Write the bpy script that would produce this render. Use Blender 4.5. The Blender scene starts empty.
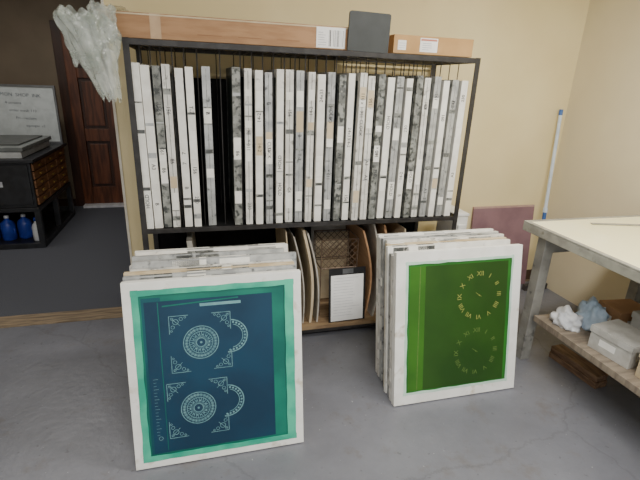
import bpy, bmesh, math, random
from mathutils import Matrix, Vector, noise
random.seed(7)

# ------------------------------------------------------------ helpers
def lin(c):
    r=[]
    for v in c[:3]:
        v=v/255.0
        r.append(v/12.92 if v<=0.04045 else ((v+0.055)/1.055)**2.4)
    return (r[0],r[1],r[2],1.0)

def mat(name,c1,c2=None,scale=15,lo=.4,hi=.6,rough=.6,metal=0,bump=0,stretch=(1,1,1),
        alpha=1,emis=0,detail=4,ink=None,ink_scale=60,ink_t=.62,spec=.5,bscale=None,ink_soft=.03):
    m=bpy.data.materials.new(name); m.use_nodes=True
    nt=m.node_tree; N=nt.nodes; L=nt.links
    b=N['Principled BSDF']
    b.inputs['Roughness'].default_value=rough
    b.inputs['Metallic'].default_value=metal
    b.inputs['Alpha'].default_value=alpha
    b.inputs['Specular IOR Level'].default_value=spec
    tc=N.new('ShaderNodeTexCoord'); mp=N.new('ShaderNodeMapping')
    mp.inputs['Scale'].default_value=stretch
    L.new(tc.outputs['Object'],mp.inputs['Vector'])
    if c2 is None: c2=tuple(max(0,v*0.9) for v in c1)
    nz=N.new('ShaderNodeTexNoise'); nz.inputs['Scale'].default_value=scale; nz.inputs['Detail'].default_value=detail
    L.new(mp.outputs['Vector'],nz.inputs['Vector'])
    cr=N.new('ShaderNodeValToRGB')
    cr.color_ramp.elements[0].position=lo; cr.color_ramp.elements[0].color=lin(c1)
    cr.color_ramp.elements[1].position=hi; cr.color_ramp.elements[1].color=lin(c2)
    L.new(nz.outputs['Fac'],cr.inputs['Fac'])
    out=cr.outputs['Color']
    if ink:
        n2=N.new('ShaderNodeTexNoise'); n2.inputs['Scale'].default_value=ink_scale; n2.inputs['Detail'].default_value=5
        L.new(mp.outputs['Vector'],n2.inputs['Vector'])
        r2=N.new('ShaderNodeValToRGB')
        r2.color_ramp.elements[0].position=ink_t; r2.color_ramp.elements[0].color=(0,0,0,1)
        r2.color_ramp.elements[1].position=min(1,ink_t+ink_soft); r2.color_ramp.elements[1].color=(1,1,1,1)
        L.new(n2.outputs['Fac'],r2.inputs['Fac'])
        mx=N.new('ShaderNodeMixRGB'); mx.inputs['Color2'].default_value=lin(ink)
        L.new(r2.outputs['Color'],mx.inputs['Fac']); L.new(out,mx.inputs['Color1'])
        out=mx.outputs['Color']
    L.new(out,b.inputs['Base Color'])
    if emis:
        L.new(out,b.inputs['Emission Color']); b.inputs['Emission Strength'].default_value=emis
    if bump:
        bp=N.new('ShaderNodeBump'); bp.inputs['Strength'].default_value=bump; bp.inputs['Distance'].default_value=.01
        if bscale:
            n3=N.new('ShaderNodeTexNoise'); n3.inputs['Scale'].default_value=bscale
            L.new(mp.outputs['Vector'],n3.inputs['Vector']); L.new(n3.outputs['Fac'],bp.inputs['Height'])
        else:
            L.new(nz.outputs['Fac'],bp.inputs['Height'])
        L.new(bp.outputs['Normal'],b.inputs['Normal'])
    return m

class MB:
    def __init__(s): s.v=[]; s.f=[]; s.m=[]; s.mats=[]
    def mi(s,m):
        if m not in s.mats: s.mats.append(m)
        return s.mats.index(m)
    def add(s,vs,fs,m,T=None):
        o=len(s.v)
        for p in vs:
            p=Vector(p)
            if T is not None: p=T@p
            s.v.append(p)
        k=s.mi(m)
        for f in fs: s.f.append([o+i for i in f]); s.m.append(k)
    def box(s,x0,x1,y0,y1,z0,z1,m,T=None):
        vs=[(x0,y0,z0),(x1,y0,z0),(x1,y1,z0),(x0,y1,z0),(x0,y0,z1),(x1,y0,z1),(x1,y1,z1),(x0,y1,z1)]
        fs=[(0,3,2,1),(4,5,6,7),(0,1,5,4),(1,2,6,5),(2,3,7,6),(3,0,4,7)]
        s.add(vs,fs,m,T)
    def quad(s,u0,v0,u1,v1,y,m,T=None):   # faces -y
        s.add([(u0,y,v0),(u1,y,v0),(u1,y,v1),(u0,y,v1)],[(0,1,2,3)],m,T)
    def seg(s,u0,v0,u1,v1,w,y,m,T=None):
        d=Vector((u1-u0,v1-v0)); 
        if d.length==0: return
        d.normalize(); n=Vector((-d.y,d.x))*w/2
        s.add([(u0-n.x,y,v0-n.y),(u1-n.x,y,v1-n.y),(u1+n.x,y,v1+n.y),(u0+n.x,y,v0+n.y)],[(0,1,2,3)],m,T)
    def ring(s,cx,cz,r0,r1,y,m,T=None,a0=0,a1=360,n=40):
        vs=[];fs=[]
        for i in range(n+1):
            a=math.radians(a0+(a1-a0)*i/n)
            for r in (r0,r1): vs.append((cx+r*math.cos(a),y,cz+r*math.sin(a)))
        for i in range(n): fs.append((2*i,2*i+1,2*i+3,2*i+2))
        s.add(vs,fs,m,T)
    def disc(s,cx,cz,r,y,m,T=None,n=12):
        s.add([(cx+r*math.cos(6.2832*i/n),y,cz+r*math.sin(6.2832*i/n)) for i in range(n)],[tuple(range(n))],m,T)
    def wavy(s,u0,v0,u1,v1,w,y,m,T=None,n=24,amp=.004,seed=0):
        d=Vector((u1-u0,v1-v0)); nn=Vector((-d.y,d.x)).normalized()
        vs=[];fs=[]
        for i in range(n+1):
            t=i/n; p=Vector((u0,v0))+d*t
            a=w/2+amp*noise.noise(Vector((t*9,seed,0))); c=w/2+amp*noise.noise(Vector((t*9,seed+7,3)))
            q=p+nn*a; r=p-nn*c
            vs+= [(q.x,y,q.y),(r.x,y,r.y)]
        for i in range(n): fs.append((2*i,2*i+1,2*i+3,2*i+2))
        s.add(vs,fs,m,T)
    def tube(s,p0,p1,r,m,n=8,T=None,r2=None):
        p0=Vector(p0);p1=Vector(p1);d=(p1-p0).normalized()
        a=d.orthogonal().normalized();b=d.cross(a); r2=r if r2 is None else r2
        vs=[]
        for p,rr in ((p0,r),(p1,r2)):
            for i in range(n):
                t=6.28318*i/n; vs.append(p+a*math.cos(t)*rr+b*math.sin(t)*rr)
        fs=[(i,(i+1)%n,n+(i+1)%n,n+i) for i in range(n)]
        fs.append(tuple(range(n-1,-1,-1))); fs.append(tuple(range(n,2*n)))
        s.add(vs,fs,m,T)
    def lathe(s,prof,c,m,n=20,T=None):
        vs=[];fs=[]
        for r,z in prof:
            for i in range(n):
                t=6.28318*i/n; vs.append((c[0]+r*math.cos(t),c[1]+r*math.sin(t),c[2]+z))
        for k in range(len(prof)-1):
            for i in range(n): fs.append((k*n+i,k*n+(i+1)%n,(k+1)*n+(i+1)%n,(k+1)*n+i))
        fs.append(tuple(range(n-1,-1,-1))); fs.append(tuple(range((len(prof)-1)*n,len(prof)*n)))
        s.add(vs,fs,m,T)
    def text(s,body,size,m,T):
        key=(body,size)
        if key not in TC:
            cu=bpy.data.curves.new('t','FONT'); cu.body=body; cu.size=size; cu.align_x='CENTER'; cu.align_y='CENTER'; cu.resolution_u=2
            ob=bpy.data.objects.new('t',cu); bpy.context.scene.collection.objects.link(ob)
            dg=bpy.context.evaluated_depsgraph_get(); me=bpy.data.meshes.new_from_object(ob.evaluated_get(dg))
            TC[key]=([v.co.copy() for v in me.vertices],[tuple(p.vertices) for p in me.polygons])
            bpy.data.objects.remove(ob); bpy.data.curves.remove(cu); bpy.data.meshes.remove(me)
        vs,fs=TC[key]
        s.add([(v.x,0,v.y) for v in vs],fs,m,T)   # text in local xz plane
    def done(s,name,bevel=0,smooth=False):
        me=bpy.data.meshes.new(name); me.from_pydata([tuple(v) for v in s.v],[],s.f)
        for m in s.mats: me.materials.append(m)
        for p,k in zip(me.polygons,s.m): p.material_index=k; p.use_smooth=smooth
        me.update()
        ob=bpy.data.objects.new(name,me); bpy.context.scene.collection.objects.link(ob)
        if bevel:
            b=ob.modifiers.new('bev','BEVEL'); b.width=bevel; b.segments=2; b.limit_method='ANGLE'; b.angle_limit=math.radians(50)
        return ob
TC={}
def box_obj(name,x0,x1,y0,y1,z0,z1,m,bevel=0):
    b=MB(); b.box(x0,x1,y0,y1,z0,z1,m); return b.done(name,bevel)

# ------------------------------------------------------------ materials
wall_m=mat('wall_cream',(236,220,174),(229,212,164),scale=1.5,rough=.75,bump=.08,bscale=120)
wallr_m=mat('wall_cream_right',(228,217,186),(220,208,176),scale=1.2,rough=.75,bump=.08,bscale=120)
taupe_m=mat('wall_taupe',(130,116,98),(120,107,90),scale=2,rough=.8)
ceil_m=mat('ceiling_white',(225,222,212),(215,212,202),rough=.9)
carpet_m=mat('carpet_grey',(98,100,108),(76,79,87),scale=180,rough=1,bump=.5)
thr_m=mat('threshold_wood',(152,134,108),(112,97,78),scale=6,stretch=(1,8,1),rough=.6)
white_m=mat('frame_white_paint',(236,235,228),(222,220,212),scale=12,rough=.5,ink=(160,157,150),ink_scale=16,ink_t=.66,ink_soft=.1)
white2_m=mat('frame_offwhite',(222,221,214),(202,200,193),scale=16,rough=.5,ink=(128,126,120),ink_scale=24,ink_t=.60,ink_soft=.12)
grey_m=mat('frame_aluminium',(186,188,186),(158,160,160),scale=14,rough=.4,metal=.25,ink=(104,106,106),ink_scale=26,ink_t=.58,ink_soft=.12)
mott_m=mat('frame_mottled',(150,152,146),(108,110,106),scale=22,rough=.55,ink=(60,63,61),ink_scale=38,ink_t=.50,ink_soft=.12)
dkfr_m=mat('frame_dark',(96,98,96),(66,68,67),scale=25,rough=.55,ink=(150,150,142),ink_scale=50,ink_t=.58,ink_soft=.1)
wood_m=mat('frame_wood',(206,190,158),(182,162,126),scale=10,stretch=(1,1,8),rough=.6,ink=(120,108,90),ink_scale=30,ink_t=.66,ink_soft=.08)
tape_m=mat('label_tape',(240,239,232),(230,229,220),scale=20,rough=.6)
ink_m=mat('marker_ink',(34,34,40),(44,44,52),rough=.6)
meshg_m=mat('mesh_grey_green',(58,70,64),(42,52,48),scale=30,rough=.5)
steel_m=mat('rack_steel_dark',(58,56,55),(46,44,43),scale=20,rough=.5,metal=.2)
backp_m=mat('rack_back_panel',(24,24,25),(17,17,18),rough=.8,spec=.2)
shelf_m=mat('shelf_wood',(158,134,102),(124,100,74),scale=5,stretch=(1,8,1),rough=.65)
card_m=mat('cardboard',(174,136,100),(160,122,88),scale=6,stretch=(1,1,6),rough=.8)
cardl_m=mat('cardboard_light',(208,192,162),(194,176,144),scale=6,rough=.8)
black_m=mat('cabinet_black',(46,47,51),(36,37,40),rough=.45)

def floor_mat():
    m=bpy.data.materials.new('floor_painted_concrete'); m.use_nodes=True
    nt=m.node_tree;N=nt.nodes;L=nt.links;b=N['Principled BSDF']
    tc=N.new('ShaderNodeTexCoord')
    def noi(sc,de,ro=.5):
        n=N.new('ShaderNodeTexNoise'); n.inputs['Scale'].default_value=sc; n.inputs['Detail'].default_value=de; n.inputs['Roughness'].default_value=ro
        L.new(tc.outputs['Object'],n.inputs['Vector']); return n
    def ramp(src,p0,c0,p1,c1):
        r=N.new('ShaderNodeValToRGB'); e=r.color_ramp.elements; e[0].position=p0; e[0].color=c0; e[1].position=p1; e[1].color=c1
        L.new(src,r.inputs['Fac']); return r
    def over(base,fac,col):
        x=N.new('ShaderNodeMixRGB'); x.inputs['Color2'].default_value=lin(col); L.new(fac,x.inputs['Fac']); L.new(base,x.inputs['Color1']); return x.outputs['Color']
    K=(0,0,0,1)
    n1=noi(1.6,8,.68)
    c=ramp(n1.outputs['Fac'],.3,lin((98,99,106)),.7,lin((120,122,129))).outputs['Color']
    n2=noi(30,3)
    c=over(c,ramp(n2.outputs['Fac'],.67,K,.72,(.6,.6,.6,1)).outputs['Color'],(78,80,84))
    n4=noi(4.2,10,.72)
    c=over(c,ramp(n4.outputs['Fac'],.56,K,.70,(.65,.65,.65,1)).outputs['Color'],(98,90,84))
    n5=noi(55,2)
    c=over(c,ramp(n5.outputs['Fac'],.74,K,.76,(.7,.7,.7,1)).outputs['Color'],(170,170,168))
    va=N.new('ShaderNodeMixRGB'); va.blend_type='ADD'; va.inputs['Fac'].default_value=.3
    L.new(tc.outputs['Object'],va.inputs['Color1']); L.new(n1.outputs['Color'],va.inputs['Color2'])
    vo=N.new('ShaderNodeTexVoronoi'); vo.feature='DISTANCE_TO_EDGE'; vo.inputs['Scale'].default_value=.45
    L.new(va.outputs['Color'],vo.inputs['Vector'])
    c=over(c,ramp(vo.outputs['Distance'],0,(.3,.3,.3,1),.003,K).outputs['Color'],(66,66,70))
    L.new(c,b.inputs['Base Color'])
    rr=N.new('ShaderNodeMapRange'); rr.inputs['To Min'].default_value=.26; rr.inputs['To Max'].default_value=.5
    L.new(n4.outputs['Fac'],rr.inputs['Value']); L.new(rr.outputs['Result'],b.inputs['Roughness'])
    bp=N.new('ShaderNodeBump'); bp.inputs['Strength'].default_value=.18; bp.inputs['Distance'].default_value=.01
    L.new(n2.outputs['Fac'],bp.inputs['Height']); L.new(bp.outputs['Normal'],b.inputs['Normal'])
    return m

# ------------------------------------------------------------ room shell
XR=2.84; YW=3.05; ZC=2.7; XE=-.48
box_obj('floor',-3,XR+.12,-2.6,3.0,-.1,0,floor_mat())
box_obj('floor_carpet',-3,1.2,3.15,6.25,-.1,0,carpet_m)
box_obj('trim_threshold',-2.1,XE,3.0,3.15,-.1,.008,thr_m)
box_obj('floor_slab_under_wall',XE,XR+.12,3.0,3.15,-.1,0,thr_m)
box_obj('wall_back',XE,XR+.12,YW,YW+.12,0,ZC,wall_m)
box_obj('wall_back_header',-2.1,XE,YW,YW+.12,2.35,ZC,wall_m)
box_obj('wall_back_left',-3,-2.1,YW,YW+.12,0,ZC,wall_m)
box_obj('wall_right',XR,XR+.12,-2.6,YW,0,ZC,wallr_m)
box_obj('wall_left',-3.12,-3,-2.6,6.25,0,ZC,taupe_m)
box_obj('wall_far',-3,1.2,6.13,6.25,0,ZC,taupe_m)
box_obj('wall_far_right',1.2,1.32,YW+.12,6.25,0,ZC,taupe_m)
box_obj('ceiling',-3.12,XR+.12,-2.6,6.25,ZC,ZC+.1,ceil_m)
box_obj('trim_jamb',XE-.015,XE,YW-.01,YW+.13,0,2.35,mat('jamb_paint',(226,220,204),(214,206,188),rough=.6))
box_obj('baseboard_back',1.7,XR,YW-.012,YW,0,.09,mat('baseboard_brown',(92,72,56),(76,58,44),rough=.6))

# ------------------------------------------------------------ door in far room
dw=mat('door_wood',(112,64,38),(78,43,24),scale=5,stretch=(6,6,.7),rough=.4)
dd=mat('door_wood_dark',(66,38,24),(50,29,18),scale=5,stretch=(6,6,.7),rough=.45)
b=MB(); yd=6.08
dx0,dx1=-1.45,-.57
for (x0,x1,z0,z1) in [(dx0,dx0+.11,.03,2.05),(dx1-.11,dx1,.03,2.05),((dx0+dx1)/2-.055,(dx0+dx1)/2+.055,.03,2.05)]:
    b.box(x0,x1,yd,yd+.04,z0,z1,dw)
for z0,z1 in [(.03,.25),(.82,.97),(1.55,1.66),(1.93,2.05)]:
    b.box(dx0+.11,dx1-.11,yd+.001,yd+.04,z0,z1,dw)
cm=(dx0+dx1)/2
for x0,x1 in [(dx0+.11,cm-.055),(cm+.055,dx1-.11)]:
    for z0,z1 in [(.25,.82),(.97,1.55),(1.66,1.93)]:
        b.box(x0,x1,yd+.025,yd+.04,z0,z1,dd)
        b.box(x0+.035,x1-.035,yd+.01,yd+.026,z0+.035,z1-.035,dw)
brass=mat('brass',(190,160,90),(170,140,76),rough=.3,metal=.8)
b.tube((dx1-.06,yd,.95),(dx1-.06,yd-.04,.95),.012,brass); b.lathe([(.01,-.02),(.027,-.01),(.027,.01),(.01,.02)],(dx1-.06,yd-.05,.95),brass)
b.done('door_1',.004)
b=MB()
b.box(dx0-.1,dx0,6.09,6.13,0,2.15,dd); b.box(dx1,dx1+.1,6.09,6.13,0,2.15,dd); b.box(dx0,dx1,6.09,6.13,2.06,2.15,dd)
b.done('trim_door_casing',.004)
box_obj('trim_door_sill',dx0,dx1,5.98,6.1,0,.03,mat('sill_white',(220,220,222),(200,200,204),rough=.5))
box_obj('baseboard_far',-3,dx0-.1,6.115,6.13,0,.09,dd)

# ------------------------------------------------------------ storage cabinet
b=MB(); cx0,cx1,cy0,cy1=-2.5,-1.48,4.55,5.70
b.box(cx0,cx1,cy0,cy1,0,.05,black_m)
b.box(cx0,cx1,cy0,cy1,.36,.40,black_m)
b.box(cx0,cx1+.02,cy0-.02,cy1,.82,.85,black_m)
b.box(cx0,cx1-.02,cy0+.02,cy1,.40,.82,black_m)
for x0,x1 in [(cx0,cx0+.05),(cx1-.05,cx1)]:
    for y0 in (cy0,(cy0+cy1)/2-.02,cy1-.05):
        b.box(x0,x1,y0,y0+.05,.05,.36,black_m)
b.box(cx0+.05,cx1-.5,cy1-.02,cy1,.05,.36,black_m)
dwd=mat('drawer_wood',(150,104,66),(120,80,50),scale=6,stretch=(1,1,8),rough=.5)
for r in range(5):
    for c in range(3):
        y0=cy0+.05+c*.36; z0=.415+r*.08
        b.box(cx1-.021,cx1-.004,y0,y0+.335,z0,z0+.07,dwd)
        b.box(cx1-.004,cx1+.012,y0+.13,y0+.2,z0+.025,z0+.045,brass)
for c in range(2):
    b.box(cx0+.04+c*.48,cx0+.5+c*.48,cy0+.004,cy0+.021,.43,.80,black_m)
b.quad(-1.98,.60,-1.74,.65,cy0+.002,mat('label_white',(210,214,220),(196,200,206),rough=.5))
b.done('storage_cabinet',.004)

b=MB(); gm=mat('press_grey',(130,134,132),(112,116,114),rough=.5); gw=mat('press_white',(220,222,220),(206,208,206),rough=.5)
b.box(-2.35,-1.56,4.60,5.45,.852,.91,gw); b.box(-2.37,-1.54,4.58,5.47,.915,.955,gm)
b.box(-2.3,-1.6,4.7,5.4,.955,.97,mat('press_dark',(92,94,92),(80,82,80),rough=.5))
for x in (-2.3,-1.65): b.box(x,x+.04,4.62,4.66,.90,.92,gm)
b.done('document_press',.006)

# whiteboard standing on cabinet top
b=MB()
wbm=mat('whiteboard_surface',(200,206,206),(190,196,196),rough=.3); alu=mat('aluminium_trim',(130,132,134),(116,118,120),rough=.4,metal=.6)
wy=5.64
b.box(-2.38,-1.50,wy,wy+.02,.87,1.45,wbm)
for a in [(-2.4,-1.48,1.445,1.465),(-2.4,-1.48,.85,.872)]: b.box(a[0],a[1],wy-.01,wy+.025,a[2],a[3],alu)
for x in (-2.4,-1.50): b.box(x,x+.02,wy-.01,wy+.025,.872,1.445,alu)
wi=mat('whiteboard_ink',(100,108,118),(90,98,108),rough=.5)
for i,(t,x,z,s) in enumerate([("MON  SHOP  INK",-1.82,1.36,.05),("4 screens",-1.90,1.28,.04),("order mesh 110",-1.82,1.20,.04),("Fri - reclaim",-1.80,1.12,.04),("squeegee  x2",-1.72,1.04,.035)]):
    b.text(t,s,wi,Matrix.Translation((x,wy-.0015,z))@Matrix.Rotation(math.radians(2),4,'Y'))
b.done('whiteboard')

# jugs
bm_=mat('jug_blue_plastic',(48,72,170),(38,58,146),rough=.35); wm_=mat('bottle_white_plastic',(226,228,230),(212,214,218),rough=.4)
for i,(x,y) in enumerate([(-1.98,4.75),(-1.83,4.72),(-1.70,4.76)]):
    b=MB()
    b.lathe([(.055,0),(.062,.01),(.062,.14),(.055,.17),(.02,.20),(.018,.215)],(x,y,.05),bm_)
    b.lathe([(.022,.0),(.022,.022),(.016,.028)],(x,y,.262),wm_)
    b.tube((x+.055,y-.02,.17),(x+.03,y-.015,.235),.009,bm_)
    b.tube((x+.06,y-.02,.10),(x+.055,y-.02,.17),.009,bm_)
    b.done('blue_jug',smooth=True)
b=MB(); b.lathe([(.04,0),(.043,.01),(.043,.13),(.034,.16),(.015,.18),(.015,.2)],(-1.565,4.66,.05),wm_); b.lathe([(.02,0),(.02,.03),(.01,.035)],(-1.565,4.66,.245),bm_)
b.done('spray_bottle',smooth=True)

# ------------------------------------------------------------ screen frames
def frame(b,T,W,H,bar,th,fm,mm,mesh_y=.004):
    b.box(0,W,0,th,0,bar,fm,T); b.box(0,W,0,th,H-bar,H,fm,T)
    b.box(0,bar,0,th,bar,H-bar,fm,T); b.box(W-bar,W,0,th,bar,H-bar,fm,T)
    if mm: b.box(bar-.005,W-bar+.005,mesh_y,mesh_y+.002,bar-.005,H-bar+.005,mm,T)

def lean(x,y,z,deg,yaw=0):
    return Matrix.Translation((x,y,z))@Matrix.Rotation(math.radians(yaw),4,'Z')@Matrix.Rotation(-math.radians(deg),4,'X')

# --- storage rack
RX0,RX1,RY0,RY1=-.33,1.625,2.48,3.03
b=MB(); p=.03
for x in (RX0,RX1-p):
    for y in (RY0,RY1-p):
        b.box(x,x+p,y,y+.006,0,1.77,steel_m)
        xx=x if x==RX0 else x+p-.006
        b.box(xx,xx+.006,y+.006,y+p,0,1.77,steel_m)
for z0,z1 in [(1.742,1.768),(.778,.803),(.04,.065)]:
    b.box(RX0+p,RX1-p,RY0,RY0+.008,z0,z1,steel_m); b.box(RX0+p,RX1-p,RY1-.008,RY1,z0,z1,steel_m)
    for x in (RX0,RX1-.008): b.box(x+.0,x+.008,RY0+p,RY1-p,z0,z1,steel_m)
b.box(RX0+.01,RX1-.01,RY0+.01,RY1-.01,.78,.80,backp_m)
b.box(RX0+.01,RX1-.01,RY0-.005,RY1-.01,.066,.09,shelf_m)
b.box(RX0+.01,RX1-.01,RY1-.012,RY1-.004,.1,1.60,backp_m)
xs=[-.285,-.238,-.190,-.143,-.078,-.028,.052,.200]+[.262+.0586*i for i in range(23)]
xs=[x for x in xs if x<1.575]
for i in range(len(xs)-1):
    xm=(xs[i]+xs[i+1])/2
    for y in (RY0+.06,RY1-.06):
        b.tube((xm,y,.80),(xm,y,1.745),.003,steel_m,6)
    b.tube((xm,RY0+.06,1.745),(xm,RY1-.06,1.745),.0035,steel_m,6)
b.box(RX0+p,RX1-p,RY0+.055,RY0+.065,1.742,1.752,steel_m)
b.box(RX0+p,RX1-p,RY1-.065,RY1-.055,1.742,1.752,steel_m)
b.done('screen_storage_rack')

# --- frames stored in the rack (one mass)
b=MB()
pattern=[0,0,3,1,0,0,2,3,1,0,2,0,1,2,1,0,2,3,0,1,1,3,0,2,0,3,1,2,0,2,0,1]
fm=[white_m,white2_m,grey_m,mott_m,dkfr_m]
words=["14-2","160","A3","230","110 x","T-7","B","CLOCK","156","24x33","OK","86","7","HOLD","195","C4"]
for i,x in enumerate(xs):
    th=random.choice([.038,.040,.042]); H=.845+random.uniform(-.012,.012); D=.49
    t=random.uniform(-.006,.006)
    y0=2.492+random.uniform(0,.018)
    T=Matrix.Translation((x,y0,.804))@Matrix.Rotation(t,4,'Y')
    m=fm[pattern[i%len(pattern)]]
    B=.042
    b.box(-th/2,th/2,0,B,0,H,m,T); b.box(-th/2,th/2,D-B,D,0,H,m,T)
    b.box(-th/2,th/2,B,D-B,0,B,m,T); b.box(-th/2,th/2,B,D-B,H-B,H,m,T)
    b.box(-th/2+.002,-th/2+.004,B-.004,D-B+.004,B-.004,H-B+.004,meshg_m,T)
    if pattern[i%len(pattern)] in (1,2): b.quad(-.002,.01,.001,H-.01,-.0003,mott_m,T)
    for k in range(random.choice([1,2,2,3])):
        z=random.uniform(.06,.72); h=random.uniform(.03,.12)
        b.quad(-th/2+.002,z,th/2-.002,z+h,-.0006-.0002*k,tape_m if random.random()<.85 else cardl_m,T)
    for k in range(random.choice([1,2,3,3])):
        z=random.uniform(.1,.75)
        b.text(random.choice(words),.028,ink_m,T@Matrix.Translation((0,-.0016,z))@Matrix.Rotation(random.choice([-1,1,1])*math.pi/2,4,'Y'))
    for k in range(3):
        z=random.uniform(.03,.8); b.quad(-th/2+.001,z,th/2-.001,z+random.uniform(.004,.03),-.0004,random.choice([dkfr_m,mott_m,grey_m,mott_m]),T)
b.done('stored_screen_frames',.0012)

# --- things on lower shelf
def sheet(name,x0,bulge,z1,m,th=.006,y0=2.52,y1=2.96,topx=0):
    b=MB();n=14;vs=[];fs=[]
    for i in range(n+1):
        t=i/n; z=.092+(z1-.092)*t; x=x0+bulge*math.sin(math.pi*t)+topx*t
        for dx in (0,th):
            for y in (y0,y1): vs.append((x+dx,y,z))
    for i in range(n):
        o=4*i
        fs+= [(o,o+4,o+5,o+1),(o+2,o+3,o+7,o+6),(o,o+2,o+6,o+4),(o+1,o+5,o+7,o+3)]
    fs+=[(0,1,3,2),(4*n,4*n+2,4*n+3,4*n+1)]
    b.add(vs,fs,m); return b.done(name)
sg=mat('sheet_grey',(184,180,170),(162,158,148),rough=.7)
sheet('cardboard_sheet',.645,.035,.74,cardl_m,.016,topx=-.06)
sheet('cardboard_sheet',.695,.035,.72,sg,.010,topx=-.08)
sheet('cardboard_sheet',.60,.03,.70,sg,.008,topx=-.07)
sheet('cardboard_sheet',1.03,.05,.72,card_m,.012,topx=-.05)
sheet('cardboard_sheet',1.09,.05,.76,sg,.010,topx=-.04)
sheet('cardboard_sheet',1.15,.05,.75,card_m,.014,topx=-.03)
sheet('cardboard_sheet',1.27,.03,.72,cardl_m,.008)
sheet('cardboard_sheet',.48,.02,.74,cardl_m,.006)
sheet('cardboard_sheet',-.10,.02,.71,sg,.03)
b=MB()
for i,(x,r) in enumerate([(.36,.035),(.29,.03),(.20,.04),(.10,.03)]):
    b.tube((x,2.56,.092+r),(x,2.94,.092+r),r,cardl_m,14)
b.done('paper_rolls',smooth=False)
# wire basket
b=MB(); wire=mat('wire_brown',(112,92,74),(94,76,62),rough=.5,metal=.2)
bx0,bx1,bz0,bz1,by=.735,.985,.44,.64,2.60
for y in (by,by+.2):
    for k in range(-6,9):
        for s in (1,-1):
            pts=[]
            c=bx0+k*.045
            for z in (bz0,bz1):
                pts.append((c+s*(z-bz0),z) if s==1 else (c+.24-(z-bz0),z))
            (xa,za),(xb,zb)=pts
            def clip(xa,za,xb,zb):
                dx=xb-xa; t0,t1=0,1
                for lim,sg_ in ((bx0,1),(bx1,-1)):
                    fa=(xa-lim)*sg_; fb=(xb-lim)*sg_
                    if fa<0 and fb<0: return None
                    if fa<0: t0=max(t0,fa/(fa-fb))
                    elif fb<0: t1=min(t1,fa/(fa-fb))
                if t0>=t1: return None
                return (xa+dx*t0,za+(zb-za)*t0,xa+dx*t1,za+(zb-za)*t1)
            r=clip(xa,za,xb,zb)
            if r: b.tube((r[0],y,r[1]),(r[2],y,r[3]),.0022,wire,5)
    for z in (bz0,bz1): b.tube((bx0,y,z),(bx1,y,z),.004,wire,6)
    for x in (bx0,bx1): b.tube((x,y,.092),(x,y,bz1),.004,wire,6)
for x in (bx0,bx1):
    for z in (bz0,bz1): b.tube((x,by,z),(x,by+.2,z),.004,wire,6)
b.done('wire_basket')
# flat sheets standing behind, inside rack
b=MB(); T=lean(.74,2.86,.093,6)
b.box(0,.26,0,.012,0,.62,sg,T); b.box(.03,.28,-.02,-.008,0,.5,cardl_m,T); b.done('flat_card_stack')
# clipboard
b=MB(); T=lean(.775,2.492,.093,7,2)
b.box(0,.255,0,.006,0,.37,mat('clipboard_black',(34,34,36),(28,28,30),rough=.5),T)
b.box(.09,.165,-.008,0,.335,.365,alu,T)
pp=mat('paper_white',(242,242,240),(236,236,234),rough=.7)
b.quad(.012,.006,.24,.325,-.002,pp,T)
gi=mat('paper_print',(186,186,192),(178,178,184),rough=.8)
for i in range(14):
    z=.305-i*.020; b.quad(.03,z-.002,.03+random.uniform(.12,.19),z,-.0026,gi,T)
b.done('clipboard',0)

# --- cardboard boxes etc. on top of rack
b=MB()
b.box(-.435,1.03,2.50,2.68,1.772,1.885,card_m)
b.box(-.43,1.02,2.52,2.66,1.8855,1.888,cardl_m)
b.quad(-.43,1.874,1.02,1.881,2.4985,cardl_m)
pk=mat('packing_tape',(190,160,124),(180,150,114),rough=.3)
b.quad(-.2,1.772,-.15,1.885,2.499,pk)
fp=mat('faint_print',(150,112,80),(144,106,76),rough=.8)
for i in range(3): b.quad(.02+i*.2,1.80,.14+i*.2,1.804,2.499,fp)
lab=mat('shipping_label',(240,239,236),(232,231,226),rough=.5)
b.quad(.63,1.777,.79,1.878,2.498,lab)
x=.70
while x<.78:
    w=random.choice([.002,.003,.005]); b.quad(x,1.785,x+w,1.865,2.4975,gi if random.random()<.5 else ink_m); x+=w+random.choice([.003,.006])
for i in range(6): b.quad(.640,1.79+i*.012,.640+random.uniform(.025,.05),1.793+i*.012,2.4975,gi)
b.done('long_cardboard_box',.002)
b=MB(); card2=mat('cardboard_golden',(188,150,100),(176,138,88),scale=6,rough=.8)
b.box(1.075,1.575,2.50,2.70,1.772,1.868,card2)
b.quad(1.10,1.79,1.15,1.84,2.4985,lab); b.quad(1.235,1.785,1.345,1.858,2.4985,lab)
redm=mat('label_red',(190,120,100),(180,110,90),rough=.5)
b.quad(1.24,1.843,1.34,1.853,2.498,redm)
for i in range(4): b.quad(1.25,1.796+i*.011,1.25+random.uniform(.04,.08),1.799+i*.011,2.498,gi)
for i in range(3): b.quad(1.105,1.80+i*.012,1.105+.04,1.802+i*.012,2.498,gi)
b.done('cardboard_carton',.002)
b=MB(); T=lean(.80,2.478,1.770,-.4)@Matrix.Rotation(math.radians(1.0),4,'Y')
dk=mat('binder_dark',(56,60,60),(50,54,54),rough=.5)
W_,H_,R_=.235,.195,.012
pts=[(0,0),(W_,0)]+[(W_-R_+R_*math.cos(a),H_-R_+R_*math.sin(a)) for a in [i*math.pi/12 for i in range(7)]]+[(R_+R_*math.cos(a),H_-R_+R_*math.sin(a)) for a in [math.pi/2+i*math.pi/12 for i in range(7)]]
n=len(pts); vs=[(x,-.0,z) for x,z in pts]+[(x,.014,z) for x,z in pts]
b.add(vs,[tuple(range(n)),tuple(range(2*n-1,n-1,-1))]+[(i,n+i,n+(i+1)%n,(i+1)%n) for i in range(n)],dk,T)
b.done('dark_binder')
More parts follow.
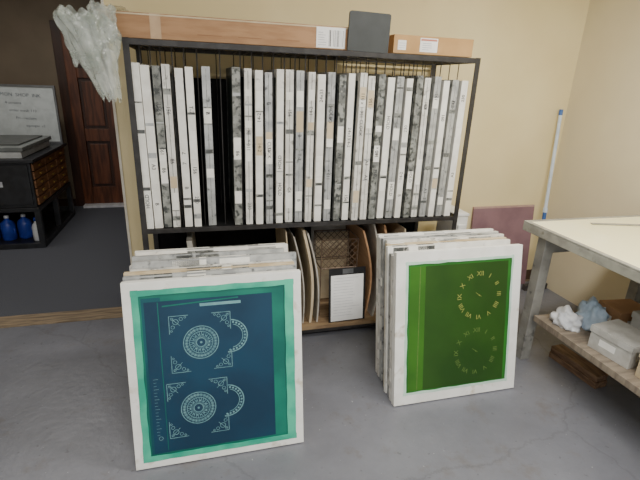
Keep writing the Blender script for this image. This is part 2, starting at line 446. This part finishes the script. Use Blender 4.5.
b=MB(); b.box(-.38,1.0,2.72,2.9,1.772,1.90,cardl_m); b.done('long_cardboard_box',.002)

# plastic bag : pleated translucent film hanging at the box end, tail draped over the box top
def film(cx,cy,z1,z0,w1,w0,dep,shift,seed,vs,fs):
    NA,NV=72,40; o=len(vs)
    for j in range(NV+1):
        t=j/NV
        for i in range(NA):
            a=6.28318*i/NA
            wx=w1+(w0-w1)*t**1.2
            pl=1+.22*noise.noise(Vector((math.cos(a)*4+seed,math.sin(a)*4,t*2.2)))+.30*noise.noise(Vector((math.cos(a)*1.6,math.sin(a)*1.6+seed,t*3)))
            pl+=.10*noise.noise(Vector((math.cos(a)*9,math.sin(a)*9+seed,t*7)))
            if t<.08: pl*=.75+3*t
            zz=z1+(z0-z1)*t+.035*noise.noise(Vector((math.cos(a)*2.3,math.sin(a)*2.3,seed)))
            vs.append((cx+shift*t+wx*pl*math.cos(a),cy+dep*pl*(1-.45*t)*math.sin(a),zz))
    for j in range(NV):
        for i in range(NA):
            k=(i+1)%NA; fs.append((o+j*NA+i,o+j*NA+k,o+(j+1)*NA+k,o+(j+1)*NA+i))
vs=[];fs=[]
film(-.475,2.425,1.865,1.49,.115,.034,.036,.085,1.3,vs,fs)
film(-.51,2.43,1.85,1.63,.095,.05,.022,.03,5.1,vs,fs)
film(-.40,2.42,1.895,1.74,.06,.04,.02,.01,8.7,vs,fs)
o=len(vs)
NS=16
for j in range(NS+1):
    for i in range(NS+1):
        u,v=i/NS,j/NS
        yy=2.42+.2*v; vs.append((-.43+.13*u+.01*noise.noise(Vector((u*3,v*3,0))),yy,1.893+.012*abs(noise.noise(Vector((u*5,v*5,2))))))
for j in range(NS):
    for i in range(NS): a=o+j*(NS+1)+i; fs.append((a,a+1,a+NS+2,a+NS+1))
b=MB(); pm=mat('clear_plastic',(216,222,214),(176,186,174),scale=14,lo=.35,hi=.65,rough=.14,alpha=.40,bump=.8,bscale=30,spec=.9)
b.add(vs,fs,pm)
b.done('plastic_bag',smooth=True)

# ------------------------------------------------------------ stacks of screens
LEAN=10.5
def stack(name,x,y0,n,step,W,H,drift):
    b=MB(); mats=[white_m,white2_m,grey_m,white_m,wood_m,white2_m,grey_m,white2_m,white_m,grey_m,wood_m,white_m]
    for i in range(1,n):
        dx=drift*i+random.uniform(-.014,.014)
        Hh=H+random.uniform(-.03,.012); Wi=W+random.uniform(-.02,.02)
        T=lean(x+dx,y0+i*step,0.006,LEAN,random.uniform(-.08,.08))
        frame(b,T,Wi,Hh,.045,.029,mats[i%12],meshg_m)
        for k in range(3):
            u=random.uniform(.02,Wi-.2); w=random.uniform(.06,.17)
            tm=random.choice([tape_m,tape_m,dkfr_m,grey_m,mott_m])
            b.add([(u,.003,Hh+.0006),(u+w,.003,Hh+.0006),(u+w,.027,Hh+.0006),(u,.027,Hh+.0006)],[(0,1,2,3)],tm,T)
            b.quad(u,Hh-.04,u+w,Hh-.006,-.0006,tm,T)
        b.text(random.choice(words),.022,ink_m,T@Matrix.Translation((random.uniform(.1,.6),.016,Hh+.001))@Matrix.Rotation(math.radians(-90),4,'X'))
        for k in range(3):
            v=random.uniform(.05,Hh-.2); hh=random.uniform(.03,.1); tm=random.choice([tape_m,grey_m,white2_m])
            for ux in (-.0006,Wi+.0006):
                b.add([(ux,.004,v),(ux,.026,v),(ux,.026,v+hh),(ux,.004,v+hh)],[(0,1,2,3)],tm,T)
    return b.done(name,.002)
stack('stacked_screen_frames',-.335,1.602,13,.0355,.735,.815,.0015)
stack('stacked_screen_frames',.922,1.737,9,.0355,.735,.815,.003)

# front left screen (blue / teal stencil)
fw=mat('front_frame_white',(240,240,235),(230,230,223),scale=10,rough=.5,ink=(204,197,180),ink_scale=14,ink_t=.62,ink_soft=.12)
aqua=mat('tape_aqua',(78,190,156),(42,158,130),scale=7,rough=.4)
teal=mat('emulsion_teal',(18,118,98),(6,96,84),scale=4,rough=.35)
tealD=mat('emulsion_teal_dark',(14,84,92),(8,70,80),scale=5,rough=.35)
blue=mat('stencil_blue',(18,60,84),(11,49,72),scale=3,rough=.35)
pale=mat('open_mesh_pale',(112,154,158),(92,134,142),scale=60,rough=.6)
paleT=mat('pale_tape',(120,168,170),(100,148,154),scale=20,rough=.5)
b=MB(); T=lean(-.333,1.60,.006,LEAN); W,H,BR=.735,.825,.042
frame(b,T,W,H,BR,.034,fw,teal,.003)
y=.0012
b.wavy(BR+.006,BR-.01,BR+.006,H-BR+.01,.028,-.0006,aqua,T,seed=1)
b.wavy(W-BR-.012,BR-.01,W-BR-.012,H-BR+.01,.040,-.0006,aqua,T,seed=2)
b.wavy(BR-.01,BR+.0,W-BR+.01,BR+.0,.026,-.0008,aqua,T,seed=3)
b.wavy(BR-.01,H-BR-.004,W-BR+.01,H-BR-.004,.024,-.0008,aqua,T,seed=4)
b.quad(.07,.060,.145,.755,.0024,tealD,T)
b.quad(.13,.062,.605,.738,.0022,blue,T); b.quad(.08,.062,.132,.738,.0020,blue,T)
b.seg(.137,.07,.133,.735,.003,.0018,teal,T)
b.seg(.15,.716,.46,.730,.006,.0016,teal,T); b.quad(.30,.703,.47,.716,.0017,paleT,T)
def mandala(cx,cz,R):
    b.ring(cx,cz,R*.95,R,y,pale,T); b.ring(cx,cz,R*.63,R*.67,y,pale,T); b.ring(cx,cz,R*.24,R*.29,y,pale,T)
    for i in range(28):
        a=i*math.pi/14
        b.disc(cx+R*.81*math.cos(a),cz+R*.81*math.sin(a),R*.055,y,pale,T,8)
        b.seg(cx+R*.30*math.cos(a),cz+R*.30*math.sin(a),cx+R*.62*math.cos(a+.15),cz+R*.62*math.sin(a+.15),R*.03,y,pale,T)
        b.ring(cx+R*.81*math.cos(a),cz+R*.81*math.sin(a),R*.075,R*.095,y+.0001,pale,T,n=8)
    for i in range(14):
        a=i*math.pi/7; b.disc(cx+R*.46*math.cos(a),cz+R*.46*math.sin(a),R*.045,y-.0002,pale,T,8)
    b.disc(cx,cz,R*.07,y,pale,T)
def brackets(cx,cz,S):
    for sx in (-1,1):
        for sz in (-1,1):
            X=cx+sx*S; Z=cz+sz*S; w=.0028
            b.seg(X,Z,X-sx*S*.62,Z,w,y,pale,T); b.seg(X,Z,X,Z-sz*S*.62,w,y,pale,T)
            b.ring(X-sx*.026,Z-sz*.026,.010,.0125,y,pale,T,n=16)
            b.ring(X-sx*.048,Z-sz*.014,.006,.008,y,pale,T,n=12); b.ring(X-sx*.014,Z-sz*.048,.006,.008,y,pale,T,n=12)
            b.ring(X-sx*.064,Z-sz*.008,.003,.005,y,pale,T,n=10); b.ring(X-sx*.008,Z-sz*.064,.003,.005,y,pale,T,n=10)
            b.seg(X-sx*.006,Z-sz*.006,X-sx*.044,Z-sz*.044,.002,y,pale,T)
            b.ring(X-sx*.012,Z-sz*.012,.004,.006,y,pale,T,n=10)
for cx,cz in ((.298,.545),(.272,.248)):
    mandala(cx,cz,.074); brackets(cx,cz,.125)
    ax=cx+.122
    b.ring(ax,cz+.015,.070,.075,y,pale,T,-100,85,28); b.ring(ax,cz+.015,.052,.055,y,pale,T,-80,75,24)
    for i in range(14):
        a=math.radians(-92+13*i); b.disc(ax+.063*math.cos(a),cz+.015+.063*math.sin(a),.005,y-.0001,pale,T,6)
for i in range(18): b.quad(.095,.40-.015*i,.107 if i%3 else .114,.4015-.015*i,y,pale,T)
b.ring(.11,.13,.007,.009,y,pale,T,n=16)
b.done('printing_screen_blue',.0025)

# front right screen (green clock stencil)
grn=mat('emulsion_green',(42,118,40),(32,102,34),scale=4,rough=.35)
grd=mat('stencil_dark_green',(40,78,20),(32,68,16),scale=3,rough=.35)
grs=mat('emulsion_green_strip',(58,112,28),(50,100,24),scale=4,rough=.35)
yel=mat('open_mesh_yellow',(158,164,84),(140,148,72),scale=60,rough=.6)
olv=mat('open_mesh_olive',(98,126,60),(86,114,52),scale=60,rough=.6)
mint=mat('tape_mint',(196,222,206),(172,208,186),scale=9,rough=.5)
b=MB(); T=lean(.92,1.735,.006,LEAN); W=.737
frame(b,T,W,H,.058,.034,fw,grn,.003)
b.wavy(.06,.05,.06,H-.05,.014,-.0006,mint,T,seed=11); b.wavy(W-.058,.05,W-.058,H-.05,.012,-.0006,mint,T,seed=12)
b.wavy(.05,H-.06,W-.05,H-.06,.014,-.0008,mint,T,seed=13); b.wavy(.05,.058,W-.05,.058,.014,-.0008,mint,T,seed=14)
b.quad(.078,.07,.168,H-.08,.0023,grs,T)
b.quad(.165,.07,W-.082,H-.08,.0022,grd,T)
b.seg(.13,.075,.135,H-.08,.004,.0020,olv,T)
rom=["XII","I","II","III","IIII","V","VI","VII","VIII","IX","X","XI"]
for (cx,cz,mm) in ((.485,.565,yel),(.478,.252,olv)):
    R=.138
    for i,t in enumerate(rom):
        a=math.radians(30*i)
        px=cx+R*.86*math.sin(a); pz=cz+R*.86*math.cos(a)
        b.text(t,.036,mm,T@Matrix.Translation((px,y,pz))@Matrix.Rotation(a,4,'Y'))
    b.disc(cx,cz,.004,y,mm,T); b.seg(cx,cz,cx-.022,cz+.016,.0022,y,mm,T); b.seg(cx,cz,cx+.012,cz-.006,.0022,y,mm,T)
b.done('printing_screen_green',.0025)

# ------------------------------------------------------------ light table on right
b=MB()
alz=mat('table_trim_metal',(172,170,158),(152,150,140),scale=14,rough=.45,metal=.2,ink=(128,122,108),ink_scale=20,ink_t=.62,ink_soft=.1)
topm=mat('table_top_glow',(246,240,198),(242,234,186),scale=3,rough=.3,emis=.15)
legm=mat('table_leg_metal',(158,157,150),(136,135,129),scale=10,rough=.5,metal=.1,ink=(104,102,98),ink_scale=20,ink_t=.62,ink_soft=.1)
tsh=mat('table_shelf_grey_wood',(146,134,118),(120,108,94),scale=5,stretch=(1,8,1),rough=.65)
tx0,tx1,ty0,ty1=1.845,2.80,.75,2.13
b.box(tx0,tx1,ty0,ty1,.815,.862,alz)
for a in [(tx0,tx0+.028,ty0,ty1),(tx1-.028,tx1,ty0,ty1),(tx0+.028,tx1-.028,ty0,ty0+.028),(tx0+.028,tx1-.028,ty1-.028,ty1)]:
    b.box(a[0],a[1],a[2],a[3],.862,.873,alz)
b.box(tx0+.029,tx1-.029,ty0+.029,ty1-.029,.8625,.871,topm)
for x in (tx0+.04,tx1-.12):
    for y0 in (ty0+.06,ty1-.16):
        b.box(x,x+.065,y0,y0+.065,0,.815,legm)
b.box(tx0+.05,tx1-.05,ty0+.06,ty1-.2,.315,.34,tsh)
b.box(tx0+.03,tx0+.05,ty0+.06,ty1-.2,.305,.343,tsh)
b.box(tx0+.105,tx1-.12,ty1-.12,ty1-.10,.70,.815,legm)
b.done('light_table',.003)
b=MB(); T=Matrix.Translation((2.45,1.93,.8735))@Matrix.Rotation(math.radians(-14),4,'Z')
b.box(-.25,.25,0,.025,0,.004,alz,T); b.done('ruler',.001)
b=MB(); T=Matrix.Translation((2.2,1.3,.8715))@Matrix.Rotation(math.radians(8),4,'Z')
b.box(-.15,.3,-.2,.2,0,.0015,mat('film_sheet',(250,244,204),(246,238,194),rough=.3),T); b.done('film_sheet')
gb=mat('box_grey',(190,189,184),(174,172,166),rough=.7)
def carton(name,x0,x1,y0,y1,z0,h,m,yaw=0):
    b=MB(); cx,cy=(x0+x1)/2,(y0+y1)/2
    T=Matrix.Translation((cx,cy,z0))@Matrix.Rotation(math.radians(yaw),4,'Z'); w=(x1-x0)/2; d=(y1-y0)/2; t=.004
    b.box(-w,w,-d,d,0,t,m,T); b.box(-w,-w+t,-d,d,t,h,m,T); b.box(w-t,w,-d,d,t,h,m,T)
    b.box(-w+t,w-t,-d,-d+t,t,h,m,T); b.box(-w+t,w-t,d-t,d,t,h,m,T)
    b.box(-w-.004,w+.004,-d-.004,d+.004,h,h+.006,m,T)
    b.box(-w-.005,-w,-d-.005,d+.005,h-.03,h,m,T); b.box(-w-.005,w+.005,-d-.005,-d,h-.03,h,m,T)
    b.quad(-w*.5,h*.3,w*.5,h*.6,-d-.0006,lab,T)
    b.add([(-w-.0006,d*.5,h*.3),(-w-.0006,-d*.3,h*.3),(-w-.0006,-d*.3,h*.6),(-w-.0006,d*.5,h*.6)],[(0,1,2,3)],lab,T)
    return b.done(name,.0015)
carton('storage_box',1.94,2.13,1.38,1.60,.341,.12,gb,6)
carton('storage_box',2.2,2.42,1.35,1.6,.341,.16,gb,-4)
carton('small_carton',1.94,2.09,1.16,1.32,.341,.13,cardl_m,-6)
carton('small_carton',2.22,2.42,1.66,1.82,.341,.11,card_m,-6)
def cloth(name,loc,sx,sy,sz,m,seed):
    bm=bmesh.new(); bmesh.ops.create_icosphere(bm,subdivisions=4,radius=1)
    for v in bm.verts:
        c=v.co.copy(); k=1+.35*noise.noise(c*2+Vector((seed,0,0)))+.22*noise.noise(c*5+Vector((0,seed,0)))
        z=max(c.z,-.25)*k
        v.co=Vector((c.x*sx*k,c.y*sy*k,(max(z,-.25)+.25)*sz))
    me=bpy.data.meshes.new(name); bm.to_mesh(me); bm.free()
    for p_ in me.polygons: p_.use_smooth=True
    me.materials.append(m); o=bpy.data.objects.new(name,me); o.location=loc; bpy.context.scene.collection.objects.link(o)
cl=mat('rag_white',(222,224,226),(198,202,208),rough=.8); cl2=mat('rag_blue',(172,188,204),(150,170,188),rough=.8)
cloth('rag',(1.985,1.80,.341),.07,.08,.075,cl,1)
cloth('rag',(2.115,1.76,.341),.065,.09,.12,cl2,4)
# wood block on floor
b=MB(); lum=mat('lumber_brown',(134,106,80),(98,74,56),scale=8,stretch=(6,1,6),rough=.7)
T=Matrix.Translation((2.15,1.80,0))@Matrix.Rotation(math.radians(4),4,'Z')
b.box(-.045,.045,-.17,.17,.0,.04,lum,T); b.box(-.043,.045,-.165,.168,.042,.08,lum,T)
b.done('lumber_block',.004)

# board leaning on back wall, box, pole
b=MB(); T=lean(2.12,2.955,.002,6)
mv=mat('board_mauve',(146,114,120),(130,100,108),scale=5,rough=.6)
b.box(0,.58,0,.015,0,.685,mv,T); b.box(0,.58,-.001,.016,.685,.70,mat('board_edge',(190,160,150),(176,146,136),rough=.6),T)
b.box(.05,.09,.015,.03,.03,.66,mv,T); b.box(.49,.53,.015,.03,.03,.66,mv,T)
b.done('leaning_board')
b=MB(); fo=mat('foam_white',(232,232,228),(220,220,214),rough=.7)
b.box(1.70,1.80,2.62,2.86,0,.76,fo); b.box(1.695,1.805,2.615,2.865,.755,.775,fo); b.box(1.72,1.78,2.6,2.615,.5,.7,lab); b.done('tall_white_box',.004)
b=MB(); pw=mat('pole_white',(214,226,238),(200,214,228),rough=.35); pb=mat('pole_blue',(70,110,176),(60,98,160),rough=.4); pg=mat('squeegee_rubber',(70,66,64),(56,52,50),rough=.6)
P0=Vector((2.70,2.86,.05));P1=Vector((2.755,3.015,1.47)); L_=P1-P0
b.tube(P0,P0+L_*.44,.015,pb,12); b.tube(P0+L_*.44,P0+L_*.97,.013,pw,12); b.tube(P0+L_*.97,P1,.015,pb,12); b.tube(P0+L_*.43,P0+L_*.455,.018,pw,12)
b.box(2.60,2.82,2.83,2.87,0,.05,pg)
b.done('floor_squeegee')

# ------------------------------------------------------------ ceiling lights
fix=mat('fixture_white',(235,235,235),(228,228,228),rough=.5)
tub=mat('fluorescent_tube',(255,250,238),(255,250,238),emis=3)
def lamp(x,y,lx,ly,power,col=(1,.965,.91)):
    b=MB(); b.box(x-lx/2-.03,x+lx/2+.03,y-ly/2-.03,y+ly/2+.03,ZC-.06,ZC-.001,fix)
    for k in (-.07,.07): b.tube((x-lx/2,y+k,ZC-.075),(x+lx/2,y+k,ZC-.075),.013,tub,10)
    b.done('fluorescent_ceiling_light')
    l=bpy.data.lights.new('tube_light','AREA'); l.shape='RECTANGLE'; l.size=lx; l.size_y=ly; l.energy=power; l.color=col
    o=bpy.data.objects.new('tube_light',l); o.location=(x,y,ZC-.10); bpy.context.scene.collection.objects.link(o)
lamp(1.6,1.3,1.2,.3,58)
lamp(.4,-.6,1.2,.3,88)
lamp(-1.4,1.0,1.2,.3,20)
lamp(-1.5,4.4,1.0,.3,18)
w=bpy.data.worlds.new('world'); bpy.context.scene.world=w; w.use_nodes=True
w.node_tree.nodes['Background'].inputs[0].default_value=(.9,.94,1,1); w.node_tree.nodes['Background'].inputs[1].default_value=1.0

# ------------------------------------------------------------ camera
th,pi_,ro=math.radians(15.5),math.radians(19.5),math.radians(2.2)
F=Vector((math.sin(th)*math.cos(pi_),math.cos(th)*math.cos(pi_),-math.sin(pi_)))
R0=Vector((math.cos(th),-math.sin(th),0)); U0=R0.cross(F)
R=R0*math.cos(ro)+U0*math.sin(ro); U=U0*math.cos(ro)-R0*math.sin(ro)
cam=bpy.data.cameras.new('camera'); cam.sensor_width=36; cam.lens=444/640*36; cam.clip_start=.05
co=bpy.data.objects.new('camera',cam); bpy.context.scene.collection.objects.link(co)
Mx=Matrix((( R.x,U.x,-F.x,0),(R.y,U.y,-F.y,0),(R.z,U.z,-F.z,1.6),(0,0,0,1)))
co.matrix_world=Mx
bpy.context.scene.camera=co
